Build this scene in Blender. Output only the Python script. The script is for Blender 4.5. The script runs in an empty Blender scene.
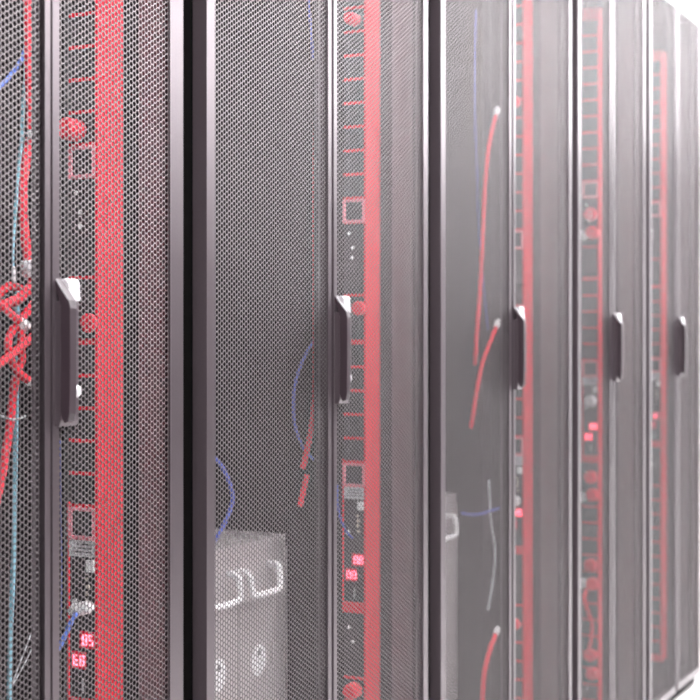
import bpy, math, random
import numpy as np
from mathutils import Vector
random.seed(7)

# ------------------------------------------------------------------ camera, world, lights, exposure
# X runs along the rack row, Y goes from the aisle into the racks, Z is up. Camera stands in the aisle at X=Y=0.
scene = bpy.context.scene
F, TH, ZC, DOOR = 1458.0, math.radians(26.91), 1.018, 1.04
cam_data = bpy.data.cameras.new('camera')
cam = bpy.data.objects.new('camera', cam_data)
scene.collection.objects.link(cam)
scene.camera = cam
cam.location = (0, 0, ZC)
cam.rotation_euler = (math.pi/2, 0, TH - math.pi/2)
cam_data.sensor_width = 36.0
cam_data.lens = F/700*36
cam_data.shift_y = -0.01
cam_data.clip_start = 0.02
cam_data.dof.use_dof = True
cam_data.dof.focus_distance = 1.95
cam_data.dof.aperture_fstop = 6.5

world = bpy.data.worlds.new('world')
scene.world = world
world.use_nodes = True
bg = world.node_tree.nodes['Background']
bg.inputs['Color'].default_value = (0.93, 0.90, 0.95, 1)
bg.inputs['Strength'].default_value = 0.2
LAMP = 30.0            # luminance of the ceiling light diffusers

scene.view_settings.view_transform = 'Standard'
scene.view_settings.look = 'None'
scene.view_settings.exposure = 0.25
scene.view_settings.gamma = 1.0
scene.view_settings.use_curve_mapping = False
scene.cycles.use_denoising = True
scene.cycles.filter_width = 1.9
scene.cycles.max_bounces = 8
scene.cycles.diffuse_bounces = 4
scene.cycles.glossy_bounces = 4

# ------------------------------------------------------------------ helpers
COL = scene.collection
A_, B_, COS = F/math.cos(TH)**2, math.tan(TH), math.cos(TH)
XV = 350 + F*math.tan(TH)
def S(x, q=DOOR):                      # where a sight line through picture column x meets depth q
    return q*(A_/(XV-x) - B_)
def P(x, y, q):                        # a point at depth q
    return Vector((S(x, q), q, ZC - (y-343)*q/((XV-x)*COS)))

class MB:
    def __init__(s): s.v, s.f, s.m, s.sm = [], [], [], []
    def face(s, idx, m=0, sm=False): s.f.append(idx); s.m.append(m); s.sm.append(sm)
    def box(s, x0, x1, y0, y1, z0, z1, m=0):
        n = len(s.v)
        s.v += [(x0,y0,z0),(x1,y0,z0),(x1,y1,z0),(x0,y1,z0),(x0,y0,z1),(x1,y0,z1),(x1,y1,z1),(x0,y1,z1)]
        for q in ((0,3,2,1),(4,5,6,7),(0,1,5,4),(1,2,6,5),(2,3,7,6),(3,0,4,7)): s.face([n+i for i in q], m)
        return s
    def prism(s, prof, x0, x1, m=0, ch=0.0):      # profile in (y, z), extruded along X, optional chamfer on the x0/x1 ends
        k = len(prof); n = len(s.v)
        cy = sum(p[0] for p in prof)/k; cz = sum(p[1] for p in prof)/k
        def ring(x, inset):
            r = []
            for (y, z) in prof:
                dy, dz = y-cy, z-cz; l = math.hypot(dy, dz) or 1
                r.append((x, y-dy/l*inset, z-dz/l*inset))
            return r
        rings = [ring(x0, ch), ring(x0+ch, 0), ring(x1-ch, 0), ring(x1, ch)] if ch else [ring(x0, 0), ring(x1, 0)]
        for r in rings: s.v += r
        for j in range(len(rings)-1):
            for i in range(k):
                a, b = n+j*k+i, n+j*k+(i+1) % k
                s.face([a, b, b+k, a+k], m)
        s.face([n+i for i in range(k)][::-1], m)
        s.face([n+(len(rings)-1)*k+i for i in range(k)], m)
        return s
    def tube(s, pts, r, n=8, m=0, smooth=True, sub=6, closed_caps=True):
        pts = [Vector(p) for p in pts]
        if sub > 1 and len(pts) > 2:
            q = [pts[0]*2-pts[1]] + pts + [pts[-1]*2-pts[-2]]
            out = []
            for i in range(1, len(q)-2):
                for k in range(sub):
                    t = k/sub
                    p0, p1, p2, p3 = q[i-1], q[i], q[i+1], q[i+2]
                    out.append(0.5*((2*p1)+(p2-p0)*t+(2*p0-5*p1+4*p2-p3)*t*t+(3*p1-p0-3*p2+p3)*t**3))
            out.append(pts[-1]); pts = out
        rr = r if isinstance(r, (list, tuple)) else [r]*len(pts)
        if len(rr) != len(pts): rr = [rr[min(len(rr)-1, int(i*len(rr)/len(pts)))] for i in range(len(pts))]
        base = len(s.v); up = None
        for i, p in enumerate(pts):
            t = (pts[min(i+1, len(pts)-1)]-pts[max(i-1, 0)]).normalized()
            if up is None:
                up = t.orthogonal().normalized()
            up = (up - t*up.dot(t)).normalized(); w = t.cross(up)
            for k in range(n):
                a = 2*math.pi*k/n
                s.v.append(tuple(p + (up*math.cos(a)+w*math.sin(a))*rr[i]))
        for i in range(len(pts)-1):
            for k in range(n):
                a, b = base+i*n+k, base+i*n+(k+1) % n
                s.face([a, b, b+n, a+n], m, smooth)
        if closed_caps:
            s.face([base+k for k in range(n)][::-1], m); s.face([base+(len(pts)-1)*n+k for k in range(n)], m)
        return s
    def mesh(s, name, mats):
        me = bpy.data.meshes.new(name)
        me.from_pydata([tuple(v) for v in s.v], [], s.f)
        for mt in (mats if isinstance(mats, (list, tuple)) else [mats]): me.materials.append(mt)
        me.polygons.foreach_set('material_index', s.m)
        me.polygons.foreach_set('use_smooth', s.sm)
        me.update()
        return me
    def obj(s, name, mats, parent=None):
        return link(name, s.mesh(name, mats), parent)

def link(name, me, parent=None, loc=None):
    o = bpy.data.objects.new(name, me); COL.objects.link(o)
    if parent: o.parent = parent
    if loc: o.location = loc
    return o
def thing(name, label, cat, loc=(0,0,0), group=None):
    o = bpy.data.objects.new(name, None); COL.objects.link(o)
    o.empty_display_size = 0.05; o.location = loc
    return tag(o, label, cat, group)
def tag(o, label, cat, group=None):
    o['label'] = label; o['category'] = cat
    if group: o['group'] = group
    return o
def struct(o): o['kind'] = 'structure'; return o

def mat(name, col, rough=0.5, metal=0.0, spec=0.5, var=0.06, scale=30, bump=0.0, emit=0.0, coat=0.0):
    m = bpy.data.materials.new(name); m.use_nodes = True
    nt = m.node_tree; b = nt.nodes['Principled BSDF']
    b.inputs['Roughness'].default_value = rough; b.inputs['Metallic'].default_value = metal
    b.inputs['Specular IOR Level'].default_value = spec
    b.inputs['Coat Weight'].default_value = coat; b.inputs['Coat Roughness'].default_value = 0.2
    tc = nt.nodes.new('ShaderNodeTexCoord'); nz = nt.nodes.new('ShaderNodeTexNoise')
    nz.inputs['Scale'].default_value = scale; nz.inputs['Detail'].default_value = 3
    nt.links.new(tc.outputs['Object'], nz.inputs['Vector'])
    rp = nt.nodes.new('ShaderNodeValToRGB')
    rp.color_ramp.elements[0].position = 0.3; rp.color_ramp.elements[1].position = 0.7
    rp.color_ramp.elements[0].color = (*[c*(1-var) for c in col], 1)
    rp.color_ramp.elements[1].color = (*[min(1, c*(1+var)) for c in col], 1)
    nt.links.new(nz.outputs['Fac'], rp.inputs['Fac']); nt.links.new(rp.outputs['Color'], b.inputs['Base Color'])
    if bump:
        bp = nt.nodes.new('ShaderNodeBump'); bp.inputs['Strength'].default_value = bump; bp.inputs['Distance'].default_value = 0.001
        nt.links.new(nz.outputs['Fac'], bp.inputs['Height']); nt.links.new(bp.outputs['Normal'], b.inputs['Normal'])
    if emit:
        b.inputs['Emission Color'].default_value = (*col, 1); b.inputs['Emission Strength'].default_value = emit
    return m

def tint(m, c, ior=1.5):
    m.node_tree.nodes['Principled BSDF'].inputs['Specular Tint'].default_value = (*c, 1)
    m.node_tree.nodes['Principled BSDF'].inputs['IOR'].default_value = ior
    return m
M = dict(
    frame  = mat('door_paint', (0.078, 0.062, 0.070), 0.31, metal=0.55, spec=0.8, bump=0.05, scale=400),
    sheet  = tint(mat('mesh_paint', (0.008, 0.006, 0.007), 0.40, spec=0.8), (1.0, 0.89, 0.93), 1.64),
    body   = mat('rack_black', (0.007, 0.004, 0.006), 0.8, spec=0.15),
    gap_shade = mat('gap_shade', (0.0025, 0.0022, 0.0022), 0.9, spec=0.02),  # near-black tone standing for the shade in gaps
    zinc   = mat('zinc_post', (0.16, 0.145, 0.155), 0.45, metal=0.6),
    rail   = mat('rail_black', (0.008, 0.006, 0.008), 0.7, spec=0.15),
    grip   = mat('handle_plastic', (0.022, 0.014, 0.018), 0.35, spec=0.5),
    lit_chrome = mat('handle_cap', (0.50, 0.48, 0.50), 0.25, metal=0.4),  # pale tone paints the light caught by the handle's upper slope
    red    = mat('red_housing', (0.76, 0.009, 0.030), 0.6, spec=0.2),
    redc   = mat('red_cable', (0.85, 0.02, 0.045), 0.5, spec=0.25),
    pink   = mat('pale_pink', (0.85, 0.26, 0.32), 0.45),
    black  = mat('black_plastic', (0.01, 0.008, 0.01), 0.45),
    slot   = mat('slot_black', (0.004, 0.004, 0.004), 0.8),
    label  = mat('label_grey', (0.58, 0.57, 0.59), 0.6),
    white  = mat('white_plastic', (0.86, 0.85, 0.86), 0.4),
    ink    = mat('ink', (0.09, 0.08, 0.09), 0.7),
    digit  = mat('red_digits', (1.0, 0.16, 0.24), 0.5, emit=3.6),
    glow   = mat('display_window', (0.45, 0.0, 0.03), 0.4, emit=0.3),
    steel  = mat('silver_case', (0.50, 0.455, 0.46), 0.45, metal=0.25, scale=12),
    cyan   = mat('cyan_cable', (0.22, 0.50, 0.62), 0.5),
    blue   = mat('blue_cable', (0.10, 0.20, 0.72), 0.5),
    navy   = mat('dark_blue_cable', (0.045, 0.075, 0.36), 0.5, spec=0.3),
    greyc  = mat('grey_cable', (0.42, 0.45, 0.47), 0.5),
    brass  = mat('screw_metal', (0.62, 0.55, 0.45), 0.4, metal=0.6),
    floor  = mat('floor_vinyl', (0.58, 0.57, 0.56), 0.35, scale=6),
    ceil   = mat('ceiling_white', (0.82, 0.82, 0.83), 0.8),
    wall   = mat('wall_white', (0.84, 0.84, 0.85), 0.7),
    lamp   = mat('lamp_diffuser', (1.0, 0.98, 1.0), 0.6, emit=LAMP, var=0.0),
    lampb  = mat('lamp_body', (0.8, 0.8, 0.8), 0.5),
)

# ------------------------------------------------------------------ the room
struct(MB().box(-4, 14.1, -8, 3.6, -0.1, 0).obj('floor', M['floor']))
CEIL = 2.95
struct(MB().box(-4, 14.1, -8, 3.6, CEIL, CEIL+0.1).obj('ceiling', M['ceil']))
struct(MB().box(14.0, 14.1, -8, 3.6, 0, CEIL).obj('wall_end', M['wall']))
# unseen block across the aisle, added for door reflections in place of opposite cabinets
struct(MB().box(-0.5, 9.0, -2.25, -1.25, 0, 2.05).obj('stand_in_block', M['body']))

def ceiling_light(y, label, w, x0=-3.0, x1=13.0):
    """a continuous line of recessed light panels, hung just under the ceiling"""
    t = thing('ceiling_light', label, 'ceiling light', (x0, y, CEIL), 'lines of light along the ceiling')
    l = x1-x0
    MB().box(0, l, -w/2-.02, -w/2, -0.06, 0).box(0, l, w/2, w/2+0.02, -0.06, 0)\
        .box(-.02, 0, -w/2-.02, w/2+.02, -0.06, 0).box(l, l+.02, -w/2-.02, w/2+.02, -0.06, 0).obj('lamp_housing', M['lampb'], t)
    MB().box(0, l, -w/2, w/2, -0.05, -0.04).obj('diffuser', M['lamp'], t)
for y, w, label in ((0.1, 0.45, 'long line of white light over the aisle beside the rack doors'),
                    (-1.55, 0.45, 'long line of white light over the middle of the room'),
                    (-3.2, 0.6, 'long line of white light furthest from the racks')):
    ceiling_light(y, label, w)

# ------------------------------------------------------------------ perforated sheets (real holes)
PITCH, HOLE, THICK = 0.0073, 0.0058, 0.0006
def perforated(name, width, height):
    R = PITCH/math.sqrt(3); r = HOLE/math.sqrt(3)
    dx = 1.5*R; nc = int(width/dx); nr = int(height/PITCH)
    ci, ri = np.meshgrid(np.arange(nc), np.arange(nr), indexing='ij')
    cx = (ci*dx + R).ravel(); cz = (ri*PITCH + PITCH/2 + (ci % 2)*PITCH/2).ravel()
    n = len(cx); a = np.arange(6)*math.pi/3
    ox, oz = np.cos(a), np.sin(a)
    V = np.zeros((n, 4, 6, 3))
    for k, (rad, y) in enumerate(((R, 0), (r, 0), (r, THICK), (R, THICK))):
        V[:, k, :, 0] = cx[:, None] + ox*rad
        V[:, k, :, 1] = y
        V[:, k, :, 2] = cz[:, None] + oz*rad
    V = V.reshape(-1, 3)
    base = (np.arange(n)*24)[:, None, None, None]
    k = np.arange(3)[None, :, None]; i = np.arange(6)[None, None, :]; j = (i+1) % 6
    quad = np.stack([k*6+i+0*j, (k+1)*6+i, (k+1)*6+j, k*6+j], axis=-1)
    Q = (base + quad).reshape(-1, 4)
    key = np.round(V*1e5).astype(np.int64)
    key = key[:, 0]*10_000_000_000 + key[:, 1]*1_000_000 + key[:, 2]
    _, first, inv = np.unique(key, return_index=True, return_inverse=True)
    V = V[first]; Q = inv.reshape(-1)[Q]
    me = bpy.data.meshes.new(name)
    me.vertices.add(len(V)); me.vertices.foreach_set('co', V.ravel())
    me.loops.add(Q.size); me.loops.foreach_set('vertex_index', Q.ravel().astype(np.int32))
    me.polygons.add(len(Q)); me.polygons.foreach_set('loop_start', np.arange(0, Q.size, 4, dtype=np.int32))
    me.update(calc_edges=True)
    me.materials.append(M['sheet'])
    return me
ZB, ZT = 0.032, 1.985
WIDE = perforated('perforated_wide', 0.346, ZT-ZB-0.03)
SLIM = perforated('perforated_slim', 0.256, ZT-ZB-0.03)

# ------------------------------------------------------------------ swing handle, built once, then shared
HZ0, HZ1 = ZC-0.091, ZC+0.073
def handle_parts():
    z0, z1 = HZ0, HZ1
    # escutcheon plate on the door, wedge above it paled for the light on its slope, lever standing off its left half, lock button on its right half
    base = MB().prism([(0, z0-0.003), (-0.006, z0-0.003), (-0.008, z0+0.003), (-0.008, z1-0.0255), (0, z1-0.0255)], 0, 0.033, 0, 0.0008)
    lever = MB().prism([(-0.0083, z0+0.012), (-0.013, z0+0.001), (-0.0185, z0+0.003), (-0.0205, z0+0.012), (-0.0215, z0+0.05), (-0.0215, z1-0.034),
                        (-0.0200, z1-0.025), (-0.0010, z1-0.0005), (-0.0005, z1-0.006), (-0.0085, z1-0.030), (-0.0088, z0+0.06)], -0.0005, 0.0125, 0, 0.0012)
    cap = MB().prism([(0, z1), (-0.0065, z1), (-0.0095, z1-0.004), (-0.0105, z1-0.025), (0, z1-0.025)], 0.0127, 0.0335, 0, 0.0008)
    cap.prism([(-0.0082, z1-0.0255), (-0.0125, z1-0.0255), (-0.0125, z1-0.034), (-0.0082, z1-0.037)], 0.014, 0.023, 0, 0.001)
    lock = MB()
    zc = z0+0.036
    lock.tube([(0.0225, -0.0078, zc), (0.0225, -0.013, zc), (0.0225, -0.0155, zc), (0.0225, -0.0165, zc)], [0.0075, 0.0075, 0.0062, 0.003], n=14, sub=1)
    return [('handle_base', base.mesh('handle_base', M['frame'])), ('handle_lever', lever.mesh('handle_lever', M['grip'])),
            ('handle_cap', cap.mesh('handle_cap', M['lit_chrome'])), ('lock_button', lock.mesh('lock_button', M['lit_chrome']))]
HANDLE = handle_parts()

# ------------------------------------------------------------------ racks
DT = 0.022                              # door thickness
def door_leaf(root, x0, x1, sl, sr, handle=False):
    """frame of flanges and returns; sl, sr are the stile widths"""
    w = x1-x0
    mb = MB(); y0 = DOOR; fl = 0.0022; e = 0.0008
    H = ZT
    # flanges, each with a small front chamfer to the outer return
    for (a, b, c, d) in ((0, sl, ZB, H), (w-sr, w, ZB, H), (sl, w-sr, ZB, ZB+0.022), (sl, w-sr, H-0.022, H)):
        mb.box(a, b, y0, y0+fl, c, d)
    mb.box(0, 0.002, y0+fl, y0+DT, ZB, H); mb.box(w-0.002, w, y0+fl, y0+DT, ZB, H)
    mb.box(0.002, w-0.002, y0+fl, y0+DT, ZB, ZB+0.002); mb.box(0.002, w-0.002, y0+fl, y0+DT, H-0.002, H)
    # back flanges
    for (a, b) in ((0.002, 0.006), (w-0.006, w-0.002)):
        mb.box(a, b, y0+DT-0.002, y0+DT, ZB+0.002, H-0.002)
    d = mb.obj('door', M['frame'], root)
    d.location = (x0-root.location.x, 0, 0)
    me = WIDE if w > 0.3 else SLIM
    mw = me.vertices[0].co.x*0 + max(v.co.x for v in (me.vertices[0], me.vertices[len(me.vertices)-1]))
    link('mesh_panel', me, d, ((w-mw)/2, y0+fl+0.0003, ZB+0.012))
    if handle:
        for n, hm in HANDLE:
            link(n, hm, d, (handle, y0, 0))
    return d

def rack(label, b0, b1, leafL, leafR, stiles, hx):
    t = thing('server_rack', label, 'server rack', (b0, 0, 0), 'row of black server racks')
    w = b1-b0; g = 0.002; yb = 2.10; yf = DOOR+0.034
    (MB().box(g, g+0.004, yf, yb, ZB, ZT-.004)).obj('side_panel', M['body'], t)
    (MB().box(w-g-0.004, w-g, yf, yb, ZB, ZT-.004)).obj('side_panel', M['body'], t)
    MB().box(g, w-g, yf, yb, ZT-.004, ZT+0.004).obj('roof_panel', M['body'], t)
    MB().box(g, w-g, yf, yb, ZB, ZB+0.03).obj('base_panel', M['body'], t)
    MB().box(g+.004, w-g-.004, yb-0.004, yb, ZB+.03, ZT-.004).obj('rear_panel', M['body'], t)
    MB().box(g, w-g, DOOR+0.020, DOOR+0.030, 0.001, ZB).box(w-g-.006, w-g, DOOR+0.030, yb, 0.001, ZB).obj('under_rack_shade', M['gap_shade'], t)  # near-black skirt added to paint the shadow under the rack
    # near-black strips added to paint the shade in the gaps between doors
    MB().box(g, 0.050, yf-0.008, yf, ZB, ZT).box(w-0.021, w-g, yf-0.008, yf, ZB, ZT).obj('gap_shade', M['gap_shade'], t)
    # left corner post blackened for the dark door gap, right one zinc; black mounting rails
    MB().box(g+.004, 0.024, yf, yf+0.040, ZB+.03, ZT-.004).obj('corner_post', M['rail'], t)
    MB().box(w-0.021, w-g-.004, yf, yf+0.040, ZB+.03, ZT-.004).obj('corner_post', M['zinc'], t)
    c = w/2
    for sx in (-1, 1):
        x = c+sx*0.232
        MB().box(min(x, x+sx*.045), max(x, x+sx*.045), 1.197, 1.200, ZB+.03, ZT-.004)\
            .box(min(x+sx*.042, x+sx*.045), max(x+sx*.042, x+sx*.045), 1.200, 1.210, ZB+.03, ZT-.004).obj('mounting_rail', M['rail'], t)
    for x in (0.06, w-0.06):
        for y in (yf+0.06, yb-0.08):
            f = MB(); f.tube([(x, y, 0), (x, y, 0.008), (x, y, 0.0081), (x, y, ZB)], [0.022, 0.022, 0.010, 0.010], n=12, sub=1)
            f.obj('levelling_foot', M['rail'], t)
    door_leaf(t, leafL[0], leafL[1], stiles[0], stiles[1])
    d = door_leaf(t, leafR[0], leafR[1], stiles[2], stiles[3], handle=hx)
    return t

B = [1.000, 1.603, 2.381, 3.173, 3.7815, 4.381]
RL = ['black server rack with red cords tangled behind its left mesh door',
      'black server rack with silver case and oval stickers inside, beside tangled-cord rack',
      'black server rack, third in row, two white-tipped red cords behind its left door',
      'black server rack, fourth in the row, right behind the third black handle',
      'black server rack at the far end of the row, above bright floor']
LE = [((1.020, S(50.4)), (S(52.6), S(183.2)), (0.03, 0.0095, 0.0125, 0.030)),
      ((S(206.8), S(331.6)), (S(333.8), S(428.0)), (0.020, 0.0115, 0.0115, 0.020)),
      ((S(441.0), S(511.4)), (S(513.4), S(571.8)), (0.020, 0.012, 0.012, 0.020)),
      ((S(578.2), S(611.4)), (S(613.0), S(645.5)), (0.020, 0.012, 0.012, 0.020)),
      ((S(649.7), S(676.2)), (S(677.8), S(700.2)), (0.020, 0.012, 0.012, 0.020))]
for i in range(5):
    rack(RL[i], B[i], B[i+1], *LE[i], hx=0.004)

# ------------------------------------------------------------------ power strips (red housing, black outlets)
PW, PD = 0.056, 0.047          # thickness along the row, depth of the outlet face
def yz_plate(mb, x0, x1, ya, yb, za, zb, m=0): return mb.box(x0, x1, ya, yb, za, zb, m)

def outlet_mesh():
    mb = MB()                                      # plate with a raised shroud and three blade slots
    h, d = 0.0375, 0.040
    yz_plate(mb, 0.0016, 0.004, 0, d, 0, h)
    a, b, c, e = 0.007, 0.033, 0.007, 0.030
    for q in ((a, b, c, c+0.002), (a, b, e-0.002, e), (a, a+0.002, c+.002, e-.002), (b-0.002, b, c+.002, e-.002)):
        yz_plate(mb, 0.0003, 0.0016, *q)
    for (yy, zz) in ((0.013, 0.013), (0.025, 0.013), (0.019, 0.021)):
        yz_plate(mb, 0.0012, 0.0016, yy-0.001, yy+0.001, zz, zz+0.005, 1)
    return mb.mesh('outlet', [M['black'], M['slot']])
OUTLET = outlet_mesh()
def frame_outlet_mesh():
    mb = MB(); h, d, t = 0.041, 0.042, 0.0045
    yz_plate(mb, 0.0016, 0.004, t, d-t, t, h-t, 1)
    for q in ((0, d, 0, t), (0, d, h-t, h), (0, t, t, h-t), (d-t, d, t, h-t)): yz_plate(mb, -0.002, 0.004, *q)
    for (yy, zz) in ((0.013, 0.012), (0.027, 0.012), (0.020, 0.024)): yz_plate(mb, 0.0012, 0.0016, yy-.0012, yy+.0012, zz, zz+.006, 2)
    return mb.mesh('locking_outlet', [M['pink'], M['black'], M['slot']])
LOCKING = frame_outlet_mesh()

SEG = {'0': 'abcdef', '1': 'bc', '5': 'acdfg', '8': 'abcdefg', 'E': 'adefg', '3': 'abcdg', '6': 'acdefg'}
def seven(mb, ch, y, z, w=0.0075, h=0.014, t=0.0020):
    """a digit on a face that looks towards -X; text runs towards -Y"""
    def bar(u0, u1, v0, v1): mb.box(-0.0008, 0.0006, y-u1, y-u0, z+v0, z+v1)
    for s_ in SEG[ch]:
        if s_ == 'a': bar(t*.5, w-t*.5, h-t, h)
        if s_ == 'd': bar(t*.5, w-t*.5, 0, t)
        if s_ == 'g': bar(t*.5, w-t*.5, h/2-t/2, h/2+t/2)
        if s_ == 'f': bar(0, t, h/2+.0003, h-.0006)
        if s_ == 'e': bar(0, t, .0006, h/2-.0003)
        if s_ == 'b': bar(w-t, w, h/2+.0003, h-.0006)
        if s_ == 'c': bar(w-t, w, .0006, h/2-.0003)

def power_strip(x, dz, label, digits):
    zc = ZC+dz
    t = thing('power_strip', label, 'power strip', (x, 1.129, zc), 'red power strips inside the racks')
    zb, zt = 0.075-zc, 1.885-zc
    hb = MB().box(0.004, PW, 0, PD-0.003, zb, zt)
    hb.box(-0.0004, 0.004, 0, 0.0035, zb, zt); hb.box(-0.0004, 0.004, PD-0.003, PD, -0.474, -0.205)
    ys, ye = 0.0035, PD-0.003
    pit = 0.0418
    outs = []
    z = 0.2545
    while z + pit < zt-0.01:
        hb.box(-0.0004, 0.004, ys, ye, z-0.0022, z+0.0022); outs.append(z+0.0022); z += pit
    hb.box(-0.0004, 0.004, ys, ye, z-0.0022, zt)
    link('locking_outlet', LOCKING, t, (0, 0.0025, 0.2115))
    MB().box(0.0016, 0.004, ys, ye, 0.086, 0.210).obj('blank_plate', M['black'], t)
    for (yy, zz) in ((0.034, 0.193), (0.027, 0.168), (0.028, 0.150)):
        sm = MB(); sm.tube([(0.0016, yy, zz), (0.0002, yy, zz)], 0.003, n=8, sub=1); sm.obj('screw', M['white'], t)
    hb.box(-0.0004, 0.004, ys, ye, 0.082, 0.086)
    br = MB().box(0.0016, 0.004, ys, ye, 0.006, 0.082); br.box(-0.001, 0.0016, 0.014, 0.034, 0.022, 0.060); br.obj('breaker', M['black'], t)
    for k in range(6):
        z = 0.0 - k*pit
        hb.box(-0.0004, 0.004, ys, ye, z-0.0022, z+0.0022)
        if k < 5: outs.append(z-pit+0.0022)
    link('locking_outlet', LOCKING, t, (0, 0.0025, -0.2520))
    lb = MB().box(0.0, 0.004, ys, ye, -0.274, -0.2535)
    for k in range(3): lb.box(-0.0003, 0.0, ys+0.004, ye-0.012+0.004*k, -0.259-0.005*k, -0.2572-0.005*k, 1)
    lb.obj('rating_label', [M['label'], M['ink']], t)
    dm = MB().box(0.0016, 0.004, ys, ye, -0.455, -0.274); dm.obj('display_plate', M['black'], t)
    MB().box(-0.0015, 0.0016, 0.0045, 0.016, -0.293, -0.278).obj('white_button', M['white'], t)
    for (yy, zz, rr, mm) in ((0.017, -0.303, .0025, 'brass'), (0.015, -0.312, .003, 'brass'), (0.017, -0.321, .003, 'brass'),
                            (0.016, -0.331, .0025, 'brass'), (0.036, -0.333, .004, 'white')):
        sm = MB(); sm.tube([(0.0016, yy, zz), (0.0, yy, zz)], rr, n=8, sub=1); sm.obj('screw', M[mm], t)
    gl = MB(); gl.box(0.0006, 0.0016, 0.005, 0.028, -0.3915, -0.3695); gl.box(0.0006, 0.0016, 0.018, 0.041, -0.4185, -0.3965)
    g = gl.obj('display_window', M['glow'], t)
    up, lo = digits
    db = MB()
    for k, ch in enumerate(up): seven(db, ch, 0.0235-k*0.0095, -0.3875)
    for k, ch in enumerate(lo): seven(db, ch, 0.0375-k*0.0105, -0.4145)
    db.obj('display_digits', M['digit'], g)
    tx = MB()
    for k in range(5): tx.box(0.001, 0.0016, 0.022, 0.025-0.001*(k % 2), -0.4300-0.004*k-0.0032, -0.4300-0.004*k)
    tx.obj('print', M['label'], t)
    hb.box(-0.0004, 0.004, ys, ye, -0.474, -0.457)
    MB().box(0.0016, 0.004, ys, ye, -0.586, -0.474).obj('blank_plate', M['black'], t)
    for (yy, zz) in ((0.034, -0.500), (0.027, -0.525)):
        sm = MB(); sm.tube([(0.0016, yy, zz), (0.0002, yy, zz)], 0.003, n=8, sub=1); sm.obj('screw', M['white'], t)
    z = -0.588
    while z - pit > zb+0.01:
        hb.box(-0.0004, 0.004, ys, ye, z-0.0022, z+0.0022); outs.append(z-pit+0.0022); z -= pit
    hb.box(-0.0004, 0.004, ys, ye, zb, z+0.0022)
    hb.obj('housing', M['red'], t)
    for z in outs: link('outlet', OUTLET, t, (0, 0.0035, z))
    return t

PX = [1.5117, 2.2865, 3.0865, 3.645, 4.262]
PDZ = [0, 0, 0, 0.165, 0.165]
PL = ['red power strip behind the leftmost door handle, blue cord in its lower face',
      'red power strip with lit red digits in the rack that holds the silver case',
      'red power strip behind the third black handle, wide plain red edge',
      'red power strip in fourth rack with round red plugs and cord loops',
      'red power strip in the last rack of the row, palest of them']
DG = [('85', 'E8'), ('88', '08'), ('88', '8'), ('88', '88'), ('8', '8')]
for i in range(5): power_strip(PX[i], PDZ[i], PL[i], DG[i])

# ------------------------------------------------------------------ plugs in the power strips
def plug(i, y, z, label, r=0.011, l=0.016, white=False, tail=None):
    t = thing('power_plug', label, 'plug', (PX[i], y, z), 'plugs in the red power strips')
    mb = MB(); x1 = 0.0003
    mb.tube([(x1, 0, 0), (-l*.75, 0, 0), (-l, 0, 0)], [r, r, r*.72], n=14, sub=1)
    mb.obj('plug_body', M['white'] if white else M['redc'], t)
    if tail:
        c = MB(); c.tube([(-l*.95, 0, 0)]+tail, 0.004, n=8); c.obj('cord', M['redc'], t)
    return t
def pz(x, y, q): return P(x, y, q).z
plug(0, 1.1405, pz(87, 323, 1.14), 'round red plug behind the leftmost black handle', r=0.0125, l=0.006)
plug(0, 1.160, pz(68, 127, 1.15), 'fat pinkish red plug high beside the pale red square, leftmost strip', r=0.0145, l=0.030)
plug(1, 1.142, pz(356, 308, 1.14), 'round red plug just right of the second black handle', r=0.0125, l=0.010)
plug(1, 1.150, pz(352, 19, 1.15), 'red plug near the top of the second red strip, white tip below', r=0.011, l=0.030)
plug(1, 1.150, pz(350, 692, 1.15), 'red plug at the bottom of the second red strip', r=0.014, l=0.028)
for (x, y, s_) in ((519, 622, 'low on the third strip, above the coiled floor cord'), (517.5, 103, 'high on the third strip above its handle')):
    plug(2, 1.150, pz(x, y, 1.15), 'blurred red plug '+s_, r=0.013, l=0.014)
for k, (x, y) in enumerate(((589, 214), (591, 233), (588, 478), (590, 495), (588, 566), (590, 584), (589, 656), (591, 673))):
    tag_ = ['topmost of eight, above', 'second of eight', 'third from top, under the lit digits', 'fourth from top, under the lit digits', 'fifth from top, above the hanging cord loop',
            'sixth from top, above the hanging cord loop', 'seventh from top, below the cord loop', 'lowest of eight, near the bottom edge'][k]
    plug(3, 1.150 if k % 2 == 0 else 1.145, pz(x, y, 1.15), 'round red plug on the fourth strip, '+tag_, r=0.0165, l=0.020)
plug(3, 1.150, pz(592, 401, 1.15), 'white plug just above the lit digits of the fourth strip', r=0.015, l=0.018, white=True)
for k, (x, y) in enumerate(((584, 235), (584, 498), (583, 585))):
    plug(3, 1.170, pz(x, y, 1.16), ['white plug high on the fourth strip beside two red ones', 'white plug on the fourth strip below the lit digits', 'white plug low on the fourth strip beside the cord loop'][k], r=0.012, l=0.02, white=True)
plug(2, 1.150, pz(519, 500, 1.15), 'white plug just above the lit digits of the third strip', r=0.012, l=0.016, white=True)

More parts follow.
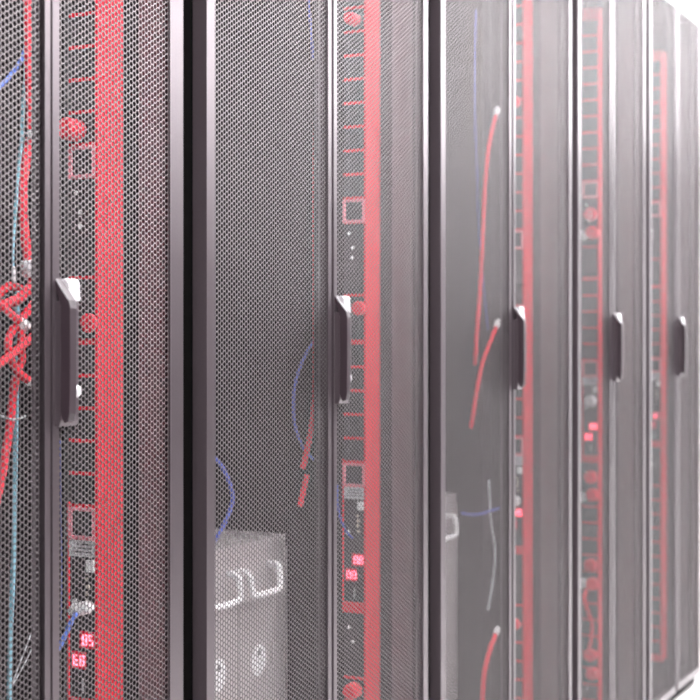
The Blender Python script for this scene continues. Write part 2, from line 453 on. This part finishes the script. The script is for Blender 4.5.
# ------------------------------------------------------------------ cables
def cable(name, label, mats, path, r, q, plugs=(), group=None, cat='cable', ties=()):
    """path: sight columns and rows with an optional depth of each knot; the cord hangs at depth about q"""
    pts = [P(p[0], p[1], p[2] if len(p) > 2 else q) for p in path]
    o0 = pts[0].copy()
    t = thing(name, label, cat, o0, group)
    mb = MB(); mb.tube([p-o0 for p in pts], r, n=8, sub=5); mb.obj('cord', mats, t)
    for (end, l, rr) in plugs:
        a = pts[0] if end == 0 else pts[-1]; b = pts[1] if end == 0 else pts[-2]
        d = (a-b).normalized(); a = a-o0
        pb = MB(); pb.tube([a-d*.004, a+d*l*.25, a+d*l*.7, a+d*l], [rr*.8, rr, rr, rr*.8], n=10, sub=1); pb.obj('plug_body', M['white'], t)
    rt = r[-1] if isinstance(r, list) else r
    for k in ties:
        a = pts[k]-o0; d = (pts[min(k+1, len(pts)-1)]-pts[k-1]).normalized()
        pb = MB(); pb.tube([a-d*.011, a-d*.008, a+d*.008, a+d*.011], [rt*1.1, rt*1.7, rt*1.7, rt*1.1], n=10, sub=1); pb.obj('cable_tie', M['label'], t)
    return t
G1 = 'red cords in the first rack'
RC = M['redc']
cable('mains_cable', 'red cord hanging from the top behind the leftmost door, down to white tip', RC, [(27, -40), (27.5, 0), (29, 60), (30.5, 110), (31, 130)], 0.0058, 1.19, plugs=((1, 0.012, 0.0055),), group=G1)
cable('mains_cable', 'red cord below the white tip, bound by a grey tie above the tangle', RC, [(31, 138), (26, 160), (23, 190), (24, 225), (27, 252), (29, 268), (33, 281), (24, 294), (8, 303), (-12, 312)], 0.0062, 1.20, ties=(5,), group=G1)
cable('mains_cable', 'red cord of the tangle, topmost loop running left out of sight', RC, [(-14, 306), (0, 293), (10, 286), (24, 291), (20, 300), (4, 304), (-14, 300)], 0.0055, 1.225, group=G1)
cable('mains_cable', 'red cord of the tangle ending in the white plug at its middle', RC, [(-8, 300), (4, 308), (14, 317), (21, 322)], 0.0052, 1.18, plugs=((1, 0.014, 0.0065),), group=G1)
cable('mains_cable', 'red cord of the tangle curling left round the middle white plug', RC, [(34, 303), (25, 315), (14, 328), (8, 342), (10, 358), (18, 372), (28, 380)], 0.0052, 1.185, plugs=((1, 0.010, 0.0055),), group=G1)
cable('mains_cable', 'red cord slanting down to the left under the middle white plug', RC, [(34, 336), (24, 344), (10, 356), (0, 363), (-14, 372)], 0.0055, 1.175, group=G1)
cable('mains_cable', 'short red cord hanging straight behind the tangle of red cords', RC, [(22, 326), (21, 345), (22, 360), (16, 372)], 0.005, 1.215, group=G1)
cable('mains_cable', 'red cord falling from the tangle to the left edge', RC, [(16, 376), (13, 395), (10, 425), (6, 450), (1, 480), (-6, 510)], 0.0055, 1.20, group=G1)
CY = M['cyan']
cable('network_cable', 'pale cyan cable beside the upper red cord, gripped by a grey tie', CY, [(26, 66), (24, 95), (22, 130), (19, 170), (17, 192), (14.5, 225), (13, 255), (13.5, 275)], [0.0024, 0.0024, 0.0016], 1.205, ties=(7,))
cable('network_cable', 'long pale cyan cable hanging below the red tangle to the floor', CY, [(17, 290), (17, 330), (16.5, 370), (16, 420), (15, 480), (14, 540), (12, 600), (10, 650), (9, 720)], 0.0032, 1.225)
cable('network_cable', 'blue cable arching behind the leftmost door near the top', M['blue'], [(27, 36), (25, 50), (19, 64), (10, 76), (0, 86), (-12, 96)], 0.003, 1.21)
cable('thin_wire', 'thin grey wire bowed under the red tangle', M['greyc'], [(-8, 414), (4, 417), (12, 419.5), (18, 419), (25, 416)], 0.0016, 1.17)
cable('thin_wire', 'thin pale wire slanting beside the cyan cable near the bottom, longer', M['greyc'], [(33, 628), (27, 645), (18, 668), (12, 684)], 0.0009, 1.19)
cable('thin_wire', 'thin pale wire slanting beside the cyan cable near the bottom, shorter', M['greyc'], [(33, 645), (28, 657), (19, 674), (12, 686)], 0.0009, 1.195)
cable('network_cable', 'short bright blue cable with white plug in the leftmost power strip', M['blue'], [(58, 650, 1.165), (63, 640, 1.16), (68, 629, 1.155), (74, 617, 1.15), (76, 614, 1.15)], 0.0032, 1.15)
pc = P(83, 608, 1.1455)
t = thing('network_plug', 'white plug at the end of the short bright blue cable', 'plug', pc)
pm = MB(); pm.tube([(-.003, .0195, -.0075), (-.002, .013, -.004), (0, -.008, .002), (.0, -.013, .004)], [0.004, 0.0085, 0.0085, 0.006], n=8, sub=1); pm.obj('plug_body', M['white'], t)
cable('network_cable', 'dark blue cable running down beside the leftmost power strip', M['navy'], [(60.5, 440), (60.8, 480), (61, 520), (61.5, 570), (61, 620)], 0.0011, 1.19)

# second rack
G2 = 'red cords in the second rack'
cable('mains_cable', 'thin red cord hanging straight behind the second rack mesh, fanning out low', RC, [(317.5, 60), (316.2, 110), (315.6, 200), (315.6, 280), (315.6, 350), (315.0, 395), (311, 430), (306, 455), (303, 468)], [0.005], 1.228, group=G2)
cable('mains_cable', 'short red cord end below the hanging red cord in the second rack', RC, [(307, 475), (304.5, 486), (302, 497), (300, 506)], 0.0048, 1.228, group=G2)
cable('network_cable', 'blue cable bowed around the hanging red cord in the second rack', M['navy'], [(318, 330), (312, 343), (303, 360), (296, 380), (293.5, 400), (295, 425), (303, 447), (314, 460), (320, 462)], 0.0024, 1.26)
cable('network_cable', 'blue cable looping out above the silver case with oval stickers', M['navy'], [(208, 450), (215, 458), (224, 470), (231, 488), (232, 503), (226, 520), (217, 537), (206, 552)], 0.0034, 1.225)
cable('network_cable', 'faint blue cable hanging at the top of the second rack', M['navy'], [(308, -20), (309, 5), (311, 30), (313, 60)], 0.0022, 1.26)
cable('network_cable', 'blue cable beside the display of the second power strip', M['navy'], [(337, 485, 1.17), (338, 505, 1.165), (341, 520, 1.155), (347, 532, 1.15), (353, 538, 1.14)], 0.0020, 1.15)

# third rack
cable('mains_cable', 'long red cord with white tip high behind the third rack mesh', RC, [(496, 114), (491, 135), (487, 160), (484.5, 195), (482.5, 240), (480, 290), (477, 330), (475, 365)], 0.0044, 1.172, plugs=((0, 0.018, 0.007),), group='red cords in the third rack')
cable('mains_cable', 'red cord with white tip at handle height behind the third rack mesh', RC, [(496.5, 326), (491, 340), (484, 358), (479, 378), (475, 402), (471, 428)], 0.0044, 1.172, plugs=((0, 0.018, 0.007),), group='red cords in the third rack')
cable('mains_cable', 'red cord with white tip low in the third rack, curving to the floor', RC, [(496, 633), (491, 646), (486, 664), (483, 685), (482, 720)], 0.0052, 1.172, plugs=((0, 0.016, 0.007),), group='red cords in the third rack')
cable('network_cable', 'blue cable hanging behind the long red cord of the third rack', M['navy'], [(476, 10), (475, 60), (475, 110), (477, 170), (479, 230), (484, 290), (488, 330)], 0.0016, 1.19)
cable('network_cable', 'blue cable bowed right of the silver case in the third rack', M['navy'], [(462, 513), (470, 514.5), (480, 514), (490, 511), (500, 508)], 0.0030, 1.185)
cable('network_cable', 'faint grey cable hanging low behind the left door of the third rack', M['greyc'], [(489, 480), (491, 520), (495, 550), (493, 580), (488, 610)], 0.0026, 1.185)
# fourth rack
cable('mains_cable', 'red cord loop hanging from plugs low on the fourth strip', RC, [(586, 590, 1.15), (584.5, 600, 1.14), (588, 612, 1.135), (592, 624, 1.135), (591, 640, 1.14), (588, 650, 1.15)], 0.0048, 1.14)

# ------------------------------------------------------------------ silver cases
def silver_case(x1, w, label, cells):
    z1 = ZC-0.3370; z0 = ZC-0.80; y0 = 1.265; d = 0.62
    t = thing('silver_case', label, 'equipment case', (x1-w, y0, z0), 'silver cases in the racks')
    h = z1-z0
    mb = MB(); mb.box(0, w, 0.002, d, 0, h)
    mb.obj('case_body', M['steel'], t)
    MB().box(0.002, w-0.002, 0.0, 0.002, h-0.018, h-0.002).obj('top_lip', M['steel'], t)
    for (a, b) in cells:
        pl_ = MB().box(a+0.0015, b-0.0015, -0.002, 0.002, 0.004, h-0.021); pl_.obj('front_plate', M['steel'], t)
    for hx0, hx1 in [(w-0.165, w-0.066), (w-0.296, w-0.198)]:
        zt, zl = h-0.043, h-0.083
        hb = MB()
        hb.tube([(hx0, -0.001, zt), (hx0, -0.017, zt), (hx0+0.001, -0.024, zt-0.006), (hx0+0.003, -0.027, zl+0.012), (hx0+0.012, -0.028, zl),
                 (hx1-0.012, -0.028, zl), (hx1-0.003, -0.027, zl+0.012), (hx1-0.001, -0.024, zt-0.006), (hx1, -0.017, zt), (hx1, -0.001, zt)], 0.0058, n=8, sub=3)
        hb.obj('case_handle', M['white'], t)
    for cx in (w-0.098, w-0.228):
        cz = ZC-0.540-z0; r = 0.0265
        st = MB(); n = 20
        ring = [(cx+r*math.cos(2*math.pi*k/n)*.92, -0.0026, cz+r*1.02*math.sin(2*math.pi*k/n)) for k in range(n)]
        st.v += ring; st.v += [(p[0], -0.002, p[2]) for p in ring]
        st.face(list(range(n)), 0)
        for k in range(n): st.face([k, k+n, (k+1) % n+n, (k+1) % n], 0)
        b0 = len(st.v); st.v += [(cx-.0075, -.0029, cz+.008), (cx+.0075, -.0029, cz+.008), (cx, -.0029, cz+.021)]; st.face([b0, b0+1, b0+2], 1)
        for k in range(4):
            wv = (0.018, 0.019, 0.017, 0.012)[k]
            st.box(cx-wv, cx+wv, -.0029, -.0026, cz+.002-.0065*k-.0016, cz+.002-.0065*k, 2)
        st.obj('warning_sticker', [M['white'], M['ink'], M['label']], t)
    return t
silver_case(2.243, 0.44, 'silver case with two bail handles and oval stickers, behind second rack mesh', [(0.0, 0.145), (0.145, 0.275), (0.275, 0.44)])
silver_case(3.021, 0.44, 'silver case showing only its right edge and one handle, third rack', [(0.0, 0.145), (0.145, 0.275), (0.275, 0.44)])
